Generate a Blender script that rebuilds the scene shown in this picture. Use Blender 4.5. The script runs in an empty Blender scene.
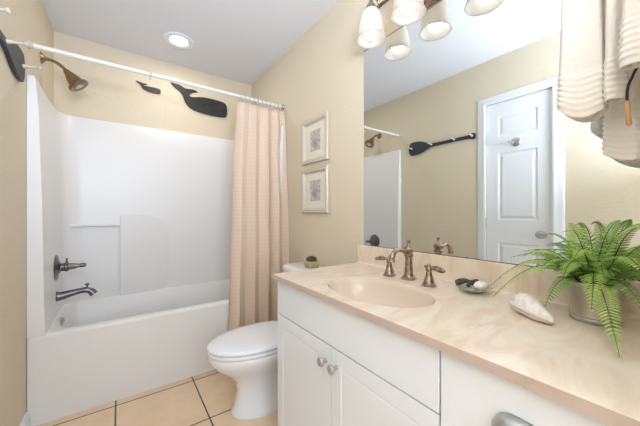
import bpy, bmesh, math, random
from mathutils import Vector, Matrix
sc = bpy.context.scene
C = bpy.context
COL = sc.collection
PI = math.pi

# ------------------------------------------------------------------ camera
H = 1.14
YAW = math.radians(35.5)
cam_d = bpy.data.cameras.new('camera'); cam = bpy.data.objects.new('camera', cam_d)
COL.objects.link(cam); sc.camera = cam
cam.location = (0, 0, H)
cam.rotation_euler = (math.radians(90), 0, -YAW)
cam_d.sensor_fit = 'HORIZONTAL'; cam_d.sensor_width = 36; cam_d.lens = 280 / 640 * 36
cam_d.clip_start = 0.02

# ------------------------------------------------------------------ world, lights, exposure
w = bpy.data.worlds.new('world'); sc.world = w; w.use_nodes = True
bg = w.node_tree.nodes['Background']
bg.inputs[0].default_value = (0.76, 0.87, 1.0, 1); bg.inputs[1].default_value = 1.1
sc.view_settings.view_transform = 'Standard'; sc.view_settings.look = 'None'
sc.view_settings.exposure = 0.50; sc.view_settings.gamma = 1
sc.view_settings.use_curve_mapping = False

def area(name, loc, target, sx, sy, power, col=(1, 1, 1)):
    l = bpy.data.lights.new(name, 'AREA'); l.shape = 'RECTANGLE'; l.size = sx; l.size_y = sy
    l.energy = power; l.color = col
    o = bpy.data.objects.new(name, l); COL.objects.link(o); o.location = loc
    o.rotation_euler = (Vector(target) - Vector(loc)).to_track_quat('-Z', 'Y').to_euler()
    return o
area('hall_fill', (0.03, -1.0, 1.55), (0.15, 1.5, 1.2), 0.8, 1.5, 10.5, (0.75, 0.85, 1.0))  # added soft fill through the doorway, not a fixture of the hall
area('flash_bounce_fill', (0.06, -0.36, 1.62), (0.06, 0.04, 2.5), 0.6, 0.5, 43, (0.675, 0.79, 1.0))  # added lamp behind the camera, aimed up like a bounced flash

# ------------------------------------------------------------------ materials
def lin(c):
    return tuple(((v / 255) / 12.92 if v / 255 <= .04045 else ((v / 255 + .055) / 1.055) ** 2.4) for v in c) + (1,)
def mat(name, rgb, rough=.5, metal=0, **kw):
    m = bpy.data.materials.new(name); m.use_nodes = True
    b = m.node_tree.nodes['Principled BSDF']
    b.inputs['Base Color'].default_value = lin(rgb)
    b.inputs['Roughness'].default_value = rough; b.inputs['Metallic'].default_value = metal
    for k, v in kw.items():
        b.inputs[k.replace('_', ' ')].default_value = v
    return m
def N(m, t, **kw):
    n = m.node_tree.nodes.new(t)
    for k, v in kw.items(): setattr(n, k, v)
    return n
def L(m, a, b): m.node_tree.links.new(a, b)
def bs(m): return m.node_tree.nodes['Principled BSDF']
def noise(m, scale, detail=3, coord='Object', stretch=None, rough=.5):
    tc = N(m, 'ShaderNodeTexCoord'); n = N(m, 'ShaderNodeTexNoise')
    n.inputs['Scale'].default_value = scale; n.inputs['Detail'].default_value = detail
    n.inputs['Roughness'].default_value = rough
    if stretch:
        mp = N(m, 'ShaderNodeMapping'); mp.inputs['Scale'].default_value = stretch
        L(m, tc.outputs[coord], mp.inputs[0]); L(m, mp.outputs[0], n.inputs['Vector'])
    else: L(m, tc.outputs[coord], n.inputs['Vector'])
    return n
def ramp(m, src, stops):
    r = N(m, 'ShaderNodeValToRGB'); e = r.color_ramp.elements
    e[0].position, e[0].color = stops[0][0], lin(stops[0][1])
    e[1].position, e[1].color = stops[-1][0], lin(stops[-1][1])
    for p, c in stops[1:-1]:
        x = e.new(p); x.color = lin(c)
    L(m, src, r.inputs[0]); return r
def bump(m, src, strength, dist):
    b = N(m, 'ShaderNodeBump'); b.inputs['Strength'].default_value = strength; b.inputs['Distance'].default_value = dist
    L(m, src, b.inputs['Height']); L(m, b.outputs[0], bs(m).inputs['Normal'])
    return b

M = {}
m = M['wall'] = mat('wall_paint', (223, 209, 183), .75)
n = noise(m, 55, 2); r = ramp(m, n.outputs[0], [(.42, (0, 0, 0)), (.62, (255, 255, 255))]); bump(m, r.outputs[0], .22, .003)
m = M['ceil'] = mat('ceiling_paint', (228, 228, 231), .85)
n = noise(m, 70, 2); bump(m, n.outputs[0], .12, .002)
M['white_trim'] = mat('white_trim_paint', (238, 239, 241), .35)
m = M['cab'] = mat('cabinet_white', (234, 236, 240), .38)
M['gap'] = mat('dark_gap', (60, 58, 56), .8)
m = M['tub'] = mat('tub_fibreglass', (238, 235, 231), .36)
M['ceramic'] = mat('ceramic', (240, 240, 242), .12)
M['seat'] = mat('seat_plastic', (243, 243, 244), .22)
m = M['mirror'] = mat('mirror_silver', (236, 240, 238), .0, 1)
M['chrome'] = mat('chrome', (200, 200, 202), .18, 1)
m = M['nickel'] = mat('aged_nickel', (166, 148, 130), .3, 1)
n = noise(m, 60, 3); r = ramp(m, n.outputs[0], [(.35, (118, 98, 82)), (.65, (190, 172, 155))]); L(m, r.outputs[0], bs(m).inputs['Base Color'])
M['pewter'] = mat('pewter', (118, 116, 116), .3, 1)
M['knob'] = mat('satin_nickel', (192, 192, 190), .36, 1)
M['bronze'] = mat('shower_bronze', (150, 130, 104), .38, 1)
M['rod'] = mat('rod_white', (238, 236, 230), .35)
m = M['black'] = mat('black_painted_wood', (38, 38, 37), .5)
n = noise(m, 14, 4, stretch=(1, 1, 6)); r = ramp(m, n.outputs[0], [(.3, (30, 31, 31)), (.7, (56, 55, 52))]); L(m, r.outputs[0], bs(m).inputs['Base Color'])
m = M['navy'] = mat('navy_painted_wood', (44, 50, 60), .45)
M['peg'] = mat('peg_cream', (205, 196, 178), .45)

# tiles
m = M['tile'] = mat('floor_tile', (205, 172, 132), .32)
tc = N(m, 'ShaderNodeTexCoord'); mp = N(m, 'ShaderNodeMapping'); br = N(m, 'ShaderNodeTexBrick')
T = .427
mp.inputs['Location'].default_value = (.022 + 4 * T, -2.05 + 8 * T, 0)
L(m, tc.outputs['Object'], mp.inputs[0]); L(m, mp.outputs[0], br.inputs['Vector'])
br.offset = 0; br.squash = 1
for k, v in (('Scale', 1), ('Mortar Size', .0042), ('Mortar Smooth', .1), ('Brick Width', T), ('Row Height', T), ('Bias', 0)):
    br.inputs[k].default_value = v
n1 = noise(m, 5, 6, rough=.65); r1 = ramp(m, n1.outputs[0], [(.3, (228, 194, 156)), (.5, (241, 212, 176)), (.72, (248, 228, 200))])
n2 = noise(m, 2.3, 4); r2 = ramp(m, n2.outputs[0], [(.35, (226, 192, 154)), (.7, (246, 222, 190))])
mx = N(m, 'ShaderNodeMix', data_type='RGBA'); mx.inputs[0].default_value = .4
L(m, r1.outputs[0], mx.inputs[6]); L(m, r2.outputs[0], mx.inputs[7])
L(m, mx.outputs[2], br.inputs['Color1']); L(m, mx.outputs[2], br.inputs['Color2'])
br.inputs['Mortar'].default_value = lin((84, 66, 52))
L(m, br.outputs['Color'], bs(m).inputs['Base Color'])
inv = N(m, 'ShaderNodeMath', operation='SUBTRACT'); inv.inputs[0].default_value = 1
L(m, br.outputs['Fac'], inv.inputs[1]); bump(m, inv.outputs[0], .5, .003)

# cultured marble
m = M['marble'] = mat('cultured_marble', (228, 209, 188), .16)
n1 = noise(m, 3.2, 6, stretch=(1, 2.2, 1), rough=.6); n1.inputs['Distortion'].default_value = 1.8
r1 = ramp(m, n1.outputs[0], [(.28, (222, 198, 172)), (.45, (234, 215, 192)), (.6, (240, 226, 206)), (.75, (229, 207, 181))])
L(m, r1.outputs[0], bs(m).inputs['Base Color'])
m = M['basin'] = mat('basin_marble', (226, 208, 187), .14)
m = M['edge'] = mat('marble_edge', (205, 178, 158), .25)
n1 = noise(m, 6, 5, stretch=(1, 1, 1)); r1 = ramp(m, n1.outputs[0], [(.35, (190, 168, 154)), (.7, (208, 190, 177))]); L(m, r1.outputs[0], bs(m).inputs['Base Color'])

# curtain
m = M['curtain'] = mat('peach_curtain', (230, 196, 165), .9)
tc = N(m, 'ShaderNodeTexCoord'); sx = N(m, 'ShaderNodeSeparateXYZ'); L(m, tc.outputs['UV'], sx.inputs[0])
def stripes(out, freq, lo, hi):
    a = N(m, 'ShaderNodeMath', operation='MULTIPLY'); a.inputs[1].default_value = freq; L(m, out, a.inputs[0])
    s = N(m, 'ShaderNodeMath', operation='SINE'); L(m, a.outputs[0], s.inputs[0])
    r = N(m, 'ShaderNodeMapRange'); r.inputs[1].default_value = -1; r.inputs[2].default_value = 1
    r.inputs[3].default_value = lo; r.inputs[4].default_value = hi; L(m, s.outputs[0], r.inputs[0]); return r
s1 = stripes(sx.outputs[0], 330, 0, .5); s2 = stripes(sx.outputs[1], 260, 0, .5)
ad = N(m, 'ShaderNodeMath', operation='ADD'); L(m, s1.outputs[0], ad.inputs[0]); L(m, s2.outputs[0], ad.inputs[1])
r1 = ramp(m, ad.outputs[0], [(0, (245, 222, 198)), (.5, (247, 226, 204)), (1, (249, 231, 211))])
L(m, r1.outputs[0], bs(m).inputs['Base Color']); bump(m, ad.outputs[0], .15, .001)
# translucent cloth
tr = N(m, 'ShaderNodeBsdfTranslucent'); L(m, r1.outputs[0], tr.inputs[0]); ms = N(m, 'ShaderNodeMixShader'); ms.inputs[0].default_value = .2
out = m.node_tree.nodes['Material Output']
L(m, bs(m).outputs[0], ms.inputs[1]); L(m, tr.outputs[0], ms.inputs[2]); L(m, ms.outputs[0], out.inputs[0])

m = M['towel'] = mat('terry_towel', (234, 225, 214), 1.0)
v = N(m, 'ShaderNodeTexVoronoi'); v.inputs['Scale'].default_value = 130; tc = N(m, 'ShaderNodeTexCoord'); L(m, tc.outputs['Object'], v.inputs['Vector'])
bump(m, v.outputs['Distance'], .5, .003)
m = M['towel_hem'] = mat('ribbed_hem', (237, 229, 219), .95)
M['strap'] = mat('dark_strap', (38, 34, 32), .6)

# lamps
def emis(name, rgb, s):
    m = bpy.data.materials.new(name); m.use_nodes = True; b = bs(m)
    b.inputs['Base Color'].default_value = lin(rgb); b.inputs['Emission Color'].default_value = lin(rgb)
    b.inputs['Emission Strength'].default_value = s; return m
M['bulb'] = emis('lit_bulb', (255, 250, 247), 2.6)
M['lens'] = emis('lit_lens', (255, 252, 246), 3.0)
m = M['shade'] = bpy.data.materials.new('frosted_shade'); m.use_nodes = True
b = bs(m); b.inputs['Base Color'].default_value = lin((206, 204, 200)); b.inputs['Roughness'].default_value = .3
tr = N(m, 'ShaderNodeBsdfTranslucent'); tr.inputs[0].default_value = lin((252, 246, 236))
ms = N(m, 'ShaderNodeMixShader'); ms.inputs[0].default_value = .45
L(m, b.outputs[0], ms.inputs[1]); L(m, tr.outputs[0], ms.inputs[2]); L(m, ms.outputs[0], m.node_tree.nodes['Material Output'].inputs[0])

# prints
M['frame'] = mat('champagne_frame', (212, 202, 184), .35, .25)
M['matboard'] = mat('mat_board', (231, 222, 205), .8)
m = M['print'] = mat('print_paper', (214, 204, 188), .8)
n1 = noise(m, 38, 5, rough=.7)
r1 = ramp(m, n1.outputs[0], [(.36, (158, 150, 142)), (.5, (190, 180, 168)), (.62, (216, 207, 193))])
L(m, r1.outputs[0], bs(m).inputs['Base Color'])
M['ink'] = mat('sketch_ink', (150, 141, 134), .8)

# small things
m = M['dish'] = mat('green_glass', (222, 232, 208), .08); bs(m).inputs['Transmission Weight'].default_value = .5
M['drift'] = mat('dark_driftwood', (70, 60, 54), .6)
m = M['shell'] = mat('conch_shell', (238, 230, 222), .35)
n1 = noise(m, 22, 4, stretch=(1, 3, 1)); r1 = ramp(m, n1.outputs[0], [(.3, (222, 204, 190)), (.5, (242, 236, 230)), (.75, (230, 222, 214))]); L(m, r1.outputs[0], bs(m).inputs['Base Color'])
M['lip'] = mat('conch_lip', (240, 228, 216), .25)
m = M['pot'] = mat('brushed_tin', (186, 178, 166), .4, .75)
n1 = noise(m, 30, 3, stretch=(1, 1, 4)); bump(m, n1.outputs[0], .1, .002)
M['soil'] = mat('potting_soil', (52, 42, 32), .95)
def leaf(name, a, b_):
    m = mat(name, a, .42); n1 = noise(m, 25, 2); r1 = ramp(m, n1.outputs[0], [(.3, a), (.7, b_)])
    L(m, r1.outputs[0], bs(m).inputs['Base Color'])
    tr = N(m, 'ShaderNodeBsdfTranslucent'); L(m, r1.outputs[0], tr.inputs[0]); ms = N(m, 'ShaderNodeMixShader'); ms.inputs[0].default_value = .3
    L(m, bs(m).outputs[0], ms.inputs[1]); L(m, tr.outputs[0], ms.inputs[2]); L(m, ms.outputs[0], m.node_tree.nodes['Material Output'].inputs[0])
    return m
M['leaf0'] = leaf('fern_green', (146, 188, 88), (190, 218, 122))
M['leaf1'] = leaf('fern_deep_green', (112, 158, 74), (154, 194, 102))
M['leaf2'] = leaf('fern_yellow_green', (164, 196, 88), (194, 214, 120))
M['rachis'] = mat('frond_stalk', (66, 58, 34), .6)
m = M['jar'] = mat('olive_glass', (176, 168, 116), .15)
M['wicker'] = mat('dark_wicker', (74, 50, 38), .5)

# ------------------------------------------------------------------ helpers
def wloc(o):
    v = Vector((0, 0, 0))
    while o is not None: v += o.location; o = o.parent
    return v
def obj(name, bm, m, parent=None, smooth=False, bevel=0, seg=2, sub=0, ang=35, mats=None):
    """links one mesh object; bm is in world coordinates, the origin goes to the base of the thing"""
    if not name_ok(name): raise ValueError(name)
    bmesh.ops.recalc_face_normals(bm, faces=bm.faces[:])
    me = bpy.data.meshes.new(name)
    cs = [v.co for v in bm.verts]
    org = Vector(((min(c.x for c in cs) + max(c.x for c in cs)) / 2, (min(c.y for c in cs) + max(c.y for c in cs)) / 2, min(c.z for c in cs)))
    if mats is None: mats = [m]
    if KEEP.get('world'): org = Vector((0, 0, 0))
    bm.transform(Matrix.Translation(-org)); bm.to_mesh(me); bm.free()
    o = bpy.data.objects.new(name, me); COL.objects.link(o)
    for x in mats: me.materials.append(x)
    if parent is not None:
        o.parent = parent; o.location = org - wloc(parent)
    else: o.location = org
    if smooth:
        for p in me.polygons: p.use_smooth = True
        try: me.set_sharp_from_angle(angle=math.radians(ang))
        except Exception: pass
    if bevel:
        b = o.modifiers.new('bevel', 'BEVEL'); b.width = bevel; b.segments = seg; b.limit_method = 'ANGLE'; b.angle_limit = math.radians(40)
        b.harden_normals = False
        for p in me.polygons: p.use_smooth = True
        try: me.set_sharp_from_angle(angle=math.radians(50))
        except Exception: pass
    if sub:
        s = o.modifiers.new('sub', 'SUBSURF'); s.levels = sub; s.render_levels = sub
    return o
KEEP = {}
def name_ok(n): return True
def thing(name, label, cat, loc, group=None):
    o = bpy.data.objects.new(name, None); COL.objects.link(o); o.location = loc; o.empty_display_size = .05
    o['label'] = label; o['category'] = cat
    if group: o['group'] = group
    return o
def tag(o, label, cat, group=None, kind=None):
    o['label'] = label; o['category'] = cat
    if group: o['group'] = group
    if kind: o['kind'] = kind
    return o
def struct(o, label=None):
    o['kind'] = 'structure'
    if label: o['label'] = label
    return o
def box(bm, x0, x1, y0, y1, z0, z1):
    vs = [bm.verts.new((x, y, z)) for z in (z0, z1) for (x, y) in ((x0, y0), (x1, y0), (x1, y1), (x0, y1))]
    for f in ((0, 3, 2, 1), (4, 5, 6, 7), (0, 1, 5, 4), (1, 2, 6, 5), (2, 3, 7, 6), (3, 0, 4, 7)):
        bm.faces.new([vs[i] for i in f])
    return vs
def BX(*a):
    bm = bmesh.new(); box(bm, *a); return bm
def frame_of(axis):
    a = Vector(axis).normalized()
    u = a.cross(Vector((0, 0, 1)))
    if u.length < 1e-4: u = Vector((1, 0, 0))
    u.normalize(); v = a.cross(u).normalized(); return a, u, v
def lathe(bm, prof, origin, axis=(0, 0, 1), n=32, cap0=True, cap1=True, fn=None, sy=1.0):
    """prof: list of (distance along axis, radius)"""
    a, u, v = frame_of(axis); o = Vector(origin); rings = []
    for (h, r) in prof:
        ring = []
        for i in range(n):
            t = 2 * PI * i / n; rr = fn(h, r, t) if fn else r
            ring.append(bm.verts.new(o + a * h + u * rr * math.cos(t) + v * rr * sy * math.sin(t)))
        rings.append(ring)
    for A, B in zip(rings, rings[1:]):
        for i in range(n): bm.faces.new((A[i], A[(i + 1) % n], B[(i + 1) % n], B[i]))
    if cap0: bm.faces.new(rings[0])
    if cap1: bm.faces.new(rings[-1])
    return rings
def smoothpts(pts, k=6):
    P = [Vector(p) for p in pts]; out = []
    for i in range(len(P) - 1):
        p0 = P[max(i - 1, 0)]; p1 = P[i]; p2 = P[i + 1]; p3 = P[min(i + 2, len(P) - 1)]
        for j in range(k):
            t = j / k
            out.append(.5 * ((2 * p1) + (p2 - p0) * t + (2 * p0 - 5 * p1 + 4 * p2 - p3) * t * t + (3 * p1 - p0 - 3 * p2 + p3) * t ** 3))
    out.append(P[-1]); return out
def tube(bm, pts, r, n=12, caps=True):
    pts = [Vector(p) for p in pts]; m_ = len(pts); rr = r if callable(r) else (lambda t: r)
    up = None; rings = []
    for i, p in enumerate(pts):
        t = (pts[min(i + 1, m_ - 1)] - pts[max(i - 1, 0)]).normalized()
        if up is None: _, up, _ = frame_of(t)
        up = (up - t * up.dot(t)).normalized(); s = t.cross(up)
        R = rr(i / (m_ - 1))
        rings.append([bm.verts.new(p + up * R * math.cos(2 * PI * k / n) + s * R * math.sin(2 * PI * k / n)) for k in range(n)])
    for A, B in zip(rings, rings[1:]):
        for i in range(n): bm.faces.new((A[i], A[(i + 1) % n], B[(i + 1) % n], B[i]))
    if caps: bm.faces.new(rings[0]); bm.faces.new(rings[-1])
def loft(bm, loops, cap0=True, cap1=True):
    R = [[bm.verts.new(p) for p in l] for l in loops]; n = len(R[0])
    for A, B in zip(R, R[1:]):
        for i in range(n): bm.faces.new((A[i], A[(i + 1) % n], B[(i + 1) % n], B[i]))
    if cap0: bm.faces.new(R[0])
    if cap1: bm.faces.new(R[-1])
    return R
def rrect(x0, x1, y0, y1, r, z, n=6):
    pts = []
    for cx, cy, a0 in ((x1 - r, y1 - r, 0), (x0 + r, y1 - r, 90), (x0 + r, y0 + r, 180), (x1 - r, y0 + r, 270)):
        for i in range(n + 1):
            a = math.radians(a0 + 90 * i / n); pts.append((cx + r * math.cos(a), cy + r * math.sin(a), z))
    return pts
def prism(bm, pts, vec):
    vec = Vector(vec); A = [bm.verts.new(p) for p in pts]; B = [bm.verts.new(Vector(p) + vec) for p in pts]; n = len(pts)
    bm.faces.new(A); bm.faces.new(B[::-1])
    for i in range(n): bm.faces.new((A[i], A[(i + 1) % n], B[(i + 1) % n], B[i]))
def torus(bm, c, axis, R, r, n=24, k=8, a0=0, a1=2 * PI):
    a, u, v = frame_of(axis); c = Vector(c)
    pts = [c + u * R * math.cos(a0 + (a1 - a0) * i / n) + v * R * math.sin(a0 + (a1 - a0) * i / n) for i in range(n + 1)]
    tube(bm, pts, r, k)

# ------------------------------------------------------------------ room constants
XL, XR, YF, YN, ZC = -.405, 1.14, 2.86, -.05, 2.50
YT = 2.108           # front of the tub
# ------------------------------------------------------------------ shell
KEEP['world'] = True
struct(obj('floor', BX(XL - .12, XR + .12, -1.4, YF + .12, -.1, 0), M['tile']))
struct(obj('ceiling', BX(XL - .12, XR + .12, -1.4, YF + .12, ZC, ZC + .1), M['ceil']))
D0, D1, DZ = .703, 1.183, 2.10      # closet door opening in the left wall
bm = bmesh.new()
box(bm, XL - .12, XL, -1.4, D0, 0, ZC); box(bm, XL - .12, XL, D1, YF + .12, 0, ZC); box(bm, XL - .12, XL, D0, D1, DZ, ZC)
struct(obj('wall_left', bm, M['wall']))
struct(obj('wall_right', BX(XR, XR + .12, -1.4, YF + .12, 0, ZC), M['wall']))
struct(obj('wall_far', BX(XL, XR, YF, YF + .12, 0, ZC), M['wall']))
bm = bmesh.new()
box(bm, .50, XR, YN - .12, YN, 0, ZC); box(bm, XL, .50, YN - .12, YN, 2.12, ZC)
struct(obj('wall_near', bm, M['wall']))
# baseboards
def baseboard(name, x0, x1, y0, y1, nx, ny):
    bm = bmesh.new(); prof = [(0, 0), (.014, 0), (.014, .065), (.011, .075), (.008, .082), (.005, .09), (0, .09)]
    # profile extruded along the wall
    if nx:
        xb = x0 if nx > 0 else x1
        prism(bm, [(xb + nx * d, y0, z) for d, z in prof], (0, y1 - y0, 0))
    struct(obj(name, bm, M['white_trim']))
baseboard('baseboard_left', XL, XL, 1.253, YT - .002, 1, 0)
baseboard('baseboard_right', XR, XR, 1.20, YT - .002, -1, 0)
baseboard('baseboard_hall', XL, XL, -1.4, .632, 1, 0)
KEEP['world'] = False

# ------------------------------------------------------------------ closet door (seen in the mirror)
bm = bmesh.new()
def panel_frame_slab(bm, xf, xb, y0, y1, z0, z1, panels, dp=.008, w_=(.010, .018, .036)):
    """door slab whose face (x = xf, facing +X) carries raised panels in sunk moulding"""
    ys = [y0] + sorted({a for p in panels for a in p[:2]}) + [y1]
    zs = [z0] + sorted({a for p in panels for a in p[2:]}) + [z1]
    for i in range(len(ys) - 1):
        for j in range(len(zs) - 1):
            a, b_, c, d = ys[i], ys[i + 1], zs[j], zs[j + 1]
            if any(abs(a - p[0]) < 1e-6 and abs(b_ - p[1]) < 1e-6 and abs(c - p[2]) < 1e-6 and abs(d - p[3]) < 1e-6 for p in panels):
                s = 1 if xf > xb else -1
                def rect(k, x): return [bm.verts.new(q) for q in ((x, a + k, c + k), (x, b_ - k, c + k), (x, b_ - k, d - k), (x, a + k, d - k))]
                R = [rect(0, xf), rect(w_[0], xf - s * dp), rect(w_[1], xf - s * dp), rect(w_[2], xf - s * .001)]
                for A, B in zip(R, R[1:]):
                    for q in range(4): bm.faces.new((A[q], A[(q + 1) % 4], B[(q + 1) % 4], B[q]))
                bm.faces.new(R[-1])
            else:
                bm.faces.new([bm.verts.new(q) for q in ((xf, a, c), (xf, b_, c), (xf, b_, d), (xf, a, d))])
    V = [[bm.verts.new((x, y, z)) for (y, z) in ((y0, z0), (y1, z0), (y1, z1), (y0, z1))] for x in (xf, xb)]
    for q in range(4): bm.faces.new((V[0][q], V[0][(q + 1) % 4], V[1][(q + 1) % 4], V[1][q]))
    bm.faces.new(V[1])
    bmesh.ops.remove_doubles(bm, verts=bm.verts[:], dist=1e-5)
PX0, PX1 = .800, 1.086
panel_frame_slab(bm, XL - .008, XL - .043, D0 + .002, D1 - .003, .012, DZ - .004,
                 [(PX0, PX1, 1.80, 1.985), (PX0, PX1, 1.08, 1.66), (PX0, PX1, .20, .885)])
door = struct(obj('door_1', bm, M['white_trim']))
bm = bmesh.new()
cw = .070; pr = [(0, 0), (.016, 0), (.018, .012), (.013, .03), (.010, .055), (.007, .066), (0, .070)]
# mitred casing swept round the opening
path = [(D0, 0, -1, 0), (D0, DZ, -1, 1), (D1, DZ, 1, 1), (D1, 0, 1, 0)]
R = [[bm.verts.new((XL + d, y + sy_ * k, z + sz_ * k)) for d, k in [(0, 0)] + [(p[0], p[1]) for p in pr[1:]]] for (y, z, sy_, sz_) in path]
for A, B in zip(R, R[1:]):
    for q in range(len(pr)): bm.faces.new((A[q], A[(q + 1) % len(pr)], B[(q + 1) % len(pr)], B[q]))
bm.faces.new(R[0]); bm.faces.new(R[-1])
KEEP['world'] = True
struct(obj('trim_1', bm, M['white_trim']))
KEEP['world'] = False
# knob
bm = bmesh.new(); lathe(bm, [(0, .032), (.004, .034), (.008, .03), (.010, .014), (.028, .012), (.034, .02), (.042, .028), (.052, .030), (.060, .026), (.064, .012)], (XL - .008, .772, .972), (1, 0, 0), 28)
obj('door_knob', bm, M['knob'], door, smooth=True)
for z in (1.80, 1.05, .25):
    bm = bmesh.new(); lathe(bm, [(-.045, .006), (.045, .006)], (XL + .002, D1 - .003, z), (0, 0, 1), 12)
    obj('hinge', bm, M['knob'], door, smooth=True)
bm = bmesh.new(); box(bm, XL - .016, XL - .006, D0 + .0005, D0 + .0035, .94, 1.0); obj('strike_plate', bm, M['bronze'], door)
# robe hook
t = thing('robe_hook', 'round satin nickel robe hook on the white closet door', 'hook', (XL - .008, .949, 1.70))
bm = bmesh.new(); lathe(bm, [(0, .034), (.004, .036), (.010, .030), (.014, .016), (.022, .012)], (XL - .008, .949, 1.73), (1, 0, 0), 28); obj('rosette', bm, M['knob'], t, smooth=True)
bm = bmesh.new()
for s in (1, -1):
    tube(bm, smoothpts([(XL + .010, .949, 1.73), (XL + .028, .949 + s * .012, 1.722), (XL + .04, .949 + s * .03, 1.728), (XL + .044, .949 + s * .04, 1.742)]), lambda q: .006 - .001 * q, 10)
obj('hook', bm, M['knob'], t, smooth=True)

# ------------------------------------------------------------------ tub and surround
unit = thing('bathtub', 'white moulded bathtub with tall glossy surround walls at the far end', 'bathtub', (.37, 2.49, 0))
bm = bmesh.new()
g = .0015
x0, x1, y0, y1 = XL + g, XR - g, YT, YF - g
loops = [rrect(x0, x1, y0, y1, .006, 0.0), rrect(x0, x1, y0, y1, .006, .455), rrect(x0 , x1 , y0 + .002, y1, .008, .470), rrect(x0 + .008, x1 - .008, y0 + .012, y1 - .008, .012, .478),
         rrect(x0 + .075, x1 - .075, y0 + .055, y1 - .085, .09, .478), rrect(x0 + .085, x1 - .085, y0 + .066, y1 - .095, .09, .470),
         rrect(x0 + .10, x1 - .13, y0 + .085, y1 - .11, .10, .30), rrect(x0 + .13, x1 - .22, y0 + .11, y1 - .14, .12, .14), rrect(x0 + .18, x1 - .28, y0 + .15, y1 - .18, .10, .115)]
loft(bm, loops)
obj('tub', bm, M['tub'], unit, smooth=True, ang=50)
# surround wall
def surround_path(t, tb, z, n=8):
    xi0, xi1, yi = XL + t, XR - t, YF - tb; r = .12
    inn = [(xi0, YT + .002), (xi0, YT + .012)]; out = [(XL + g, YT + .002), (XL + g, YT + .012)]
    inn.append((xi0, yi - r)); out.append((XL + g, yi - r))
    for i in range(1, n):
        a = PI - (PI / 2) * i / n; inn.append((xi0 + r + r * math.cos(a), yi - r + r * math.sin(a)))
        s = i / n; out.append((XL + g, yi - r + (YF - g - yi + r) * min(1, 2 * s)) if s <= .5 else (XL + g + (xi0 + r - XL - g) * (2 * s - 1), YF - g))
    inn.append((xi0 + r, yi)); out.append((xi0 + r, YF - g))
    inn.append((xi1 - r, yi)); out.append((xi1 - r, YF - g))
    for i in range(1, n):
        a = PI / 2 - (PI / 2) * i / n; inn.append((xi1 - r + r * math.cos(a), yi - r + r * math.sin(a)))
        s = i / n; out.append((xi1 - r + (XR - g - xi1 + r) * min(1, 2 * s), YF - g) if s <= .5 else (XR - g, YF - g - (YF - g - yi + r) * (2 * s - 1)))
    inn += [(xi1, yi - r), (xi1, YT + .012), (xi1, YT + .002)]; out += [(XR - g, yi - r), (XR - g, YT + .012), (XR - g, YT + .002)]
    return [(x, y, z) for x, y in inn] + [(x, y, z) for x, y in reversed(out)]
bm = bmesh.new()
loft(bm, [surround_path(.072, .056, .476), surround_path(.068, .052, .60), surround_path(.060, .050, 1.2), surround_path(.046, .046, 1.70), surround_path(.034, .042, 1.866), surround_path(.030, .036, 1.876)])
obj('surround_wall', bm, M['tub'], unit, smooth=True, ang=50)
# moulded shelves on the back wall
bm = bmesh.new()
pts = [(.0, .479), (.0, 1.118), (.005, 1.126), (.012, 1.13), (.10, 1.132), (.17, 1.128), (.23, 1.115), (.28, 1.095), (.325, 1.06), (.36, 1.01), (.38, .94), (.39, .85), (.395, .479)]
loft(bm, [[(x, YF - .047 - .034 * (1 - max(0, x) / .40), z) for x, z in pts], [(x, YF - .04, z) for x, z in pts]])
obj('back_panel', bm, M['tub'], unit, bevel=.012, seg=4)
bm = bmesh.new(); box(bm, -.335, -.002, YF - .085, YF - .045, 1.035, 1.056)
obj('soap_ledge', bm, M['tub'], unit, bevel=.007, seg=3)
bm = bmesh.new(); lathe(bm, [(0, .028), (.004, .029), (.008, .025), (.009, 0.004)], (XL + .090, 2.47, .434), (1, 0, .12), 24)
box(bm, XL + .097, XL + .107, 2.464, 2.476, .427, .452)
obj('overflow_plate', bm, M['chrome'], unit, smooth=True)

# valve handle
YV = 2.47
xs = XL + .067
t = thing('shower_valve', 'dark pewter tub and shower handle on a round plate above the spout', 'faucet', (xs, YV, .785))
bm = bmesh.new(); lathe(bm, [(0, .082), (.004, .083), (.010, .074), (.014, .045), (.020, .036), (.024, .03)], (xs - .002, YV, .785), (1, 0, 0), 40); obj('escutcheon', bm, M['pewter'], t, smooth=True)
bm = bmesh.new(); lathe(bm, [(.015, .026), (.04, .026), (.046, .031), (.056, .031), (.062, .024), (.09, .018), (.115, .012), (.125, .014), (.137, .015), (.145, .012), (.15, .005)], (xs, YV, .785), (1, 0, .03), 24); obj('handle', bm, M['pewter'], t, smooth=True)
bm = bmesh.new(); lathe(bm, [(0, .006), (.022, .005), (.026, .007), (.03, .004)], (xs + .05, YV, .813), (0.1, 0, 1), 12); obj('set_screw', bm, M['pewter'], t, smooth=True)
# spout
t = thing('tub_spout', 'dark pewter curved tub spout with a lift knob', 'spout', (xs, YV, .60))
bm = bmesh.new()
tube(bm, smoothpts([(xs - .002, YV, .598), (xs + .02, YV, .598), (xs + .06, YV, .606), (xs + .11, YV, .616), (xs + .15, YV, .618), (xs + .175, YV, .606), (xs + .190, YV, .585)]),
     lambda q: (.036 if q < .02 else .034 if q < .08 else .030 - .011 * min(1, (q - .08) / .4) + (.006 * max(0, (q - .75) / .25))), 20)
obj('spout_body', bm, M['pewter'], t, smooth=True)
bm = bmesh.new(); lathe(bm, [(0, .006), (.016, .005), (.02, .012), (.026, .013), (.031, .006)], (xs + .155, YV, .632), (0, 0, 1), 16); obj('diverter_knob', bm, M['pewter'], t, smooth=True)
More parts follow.
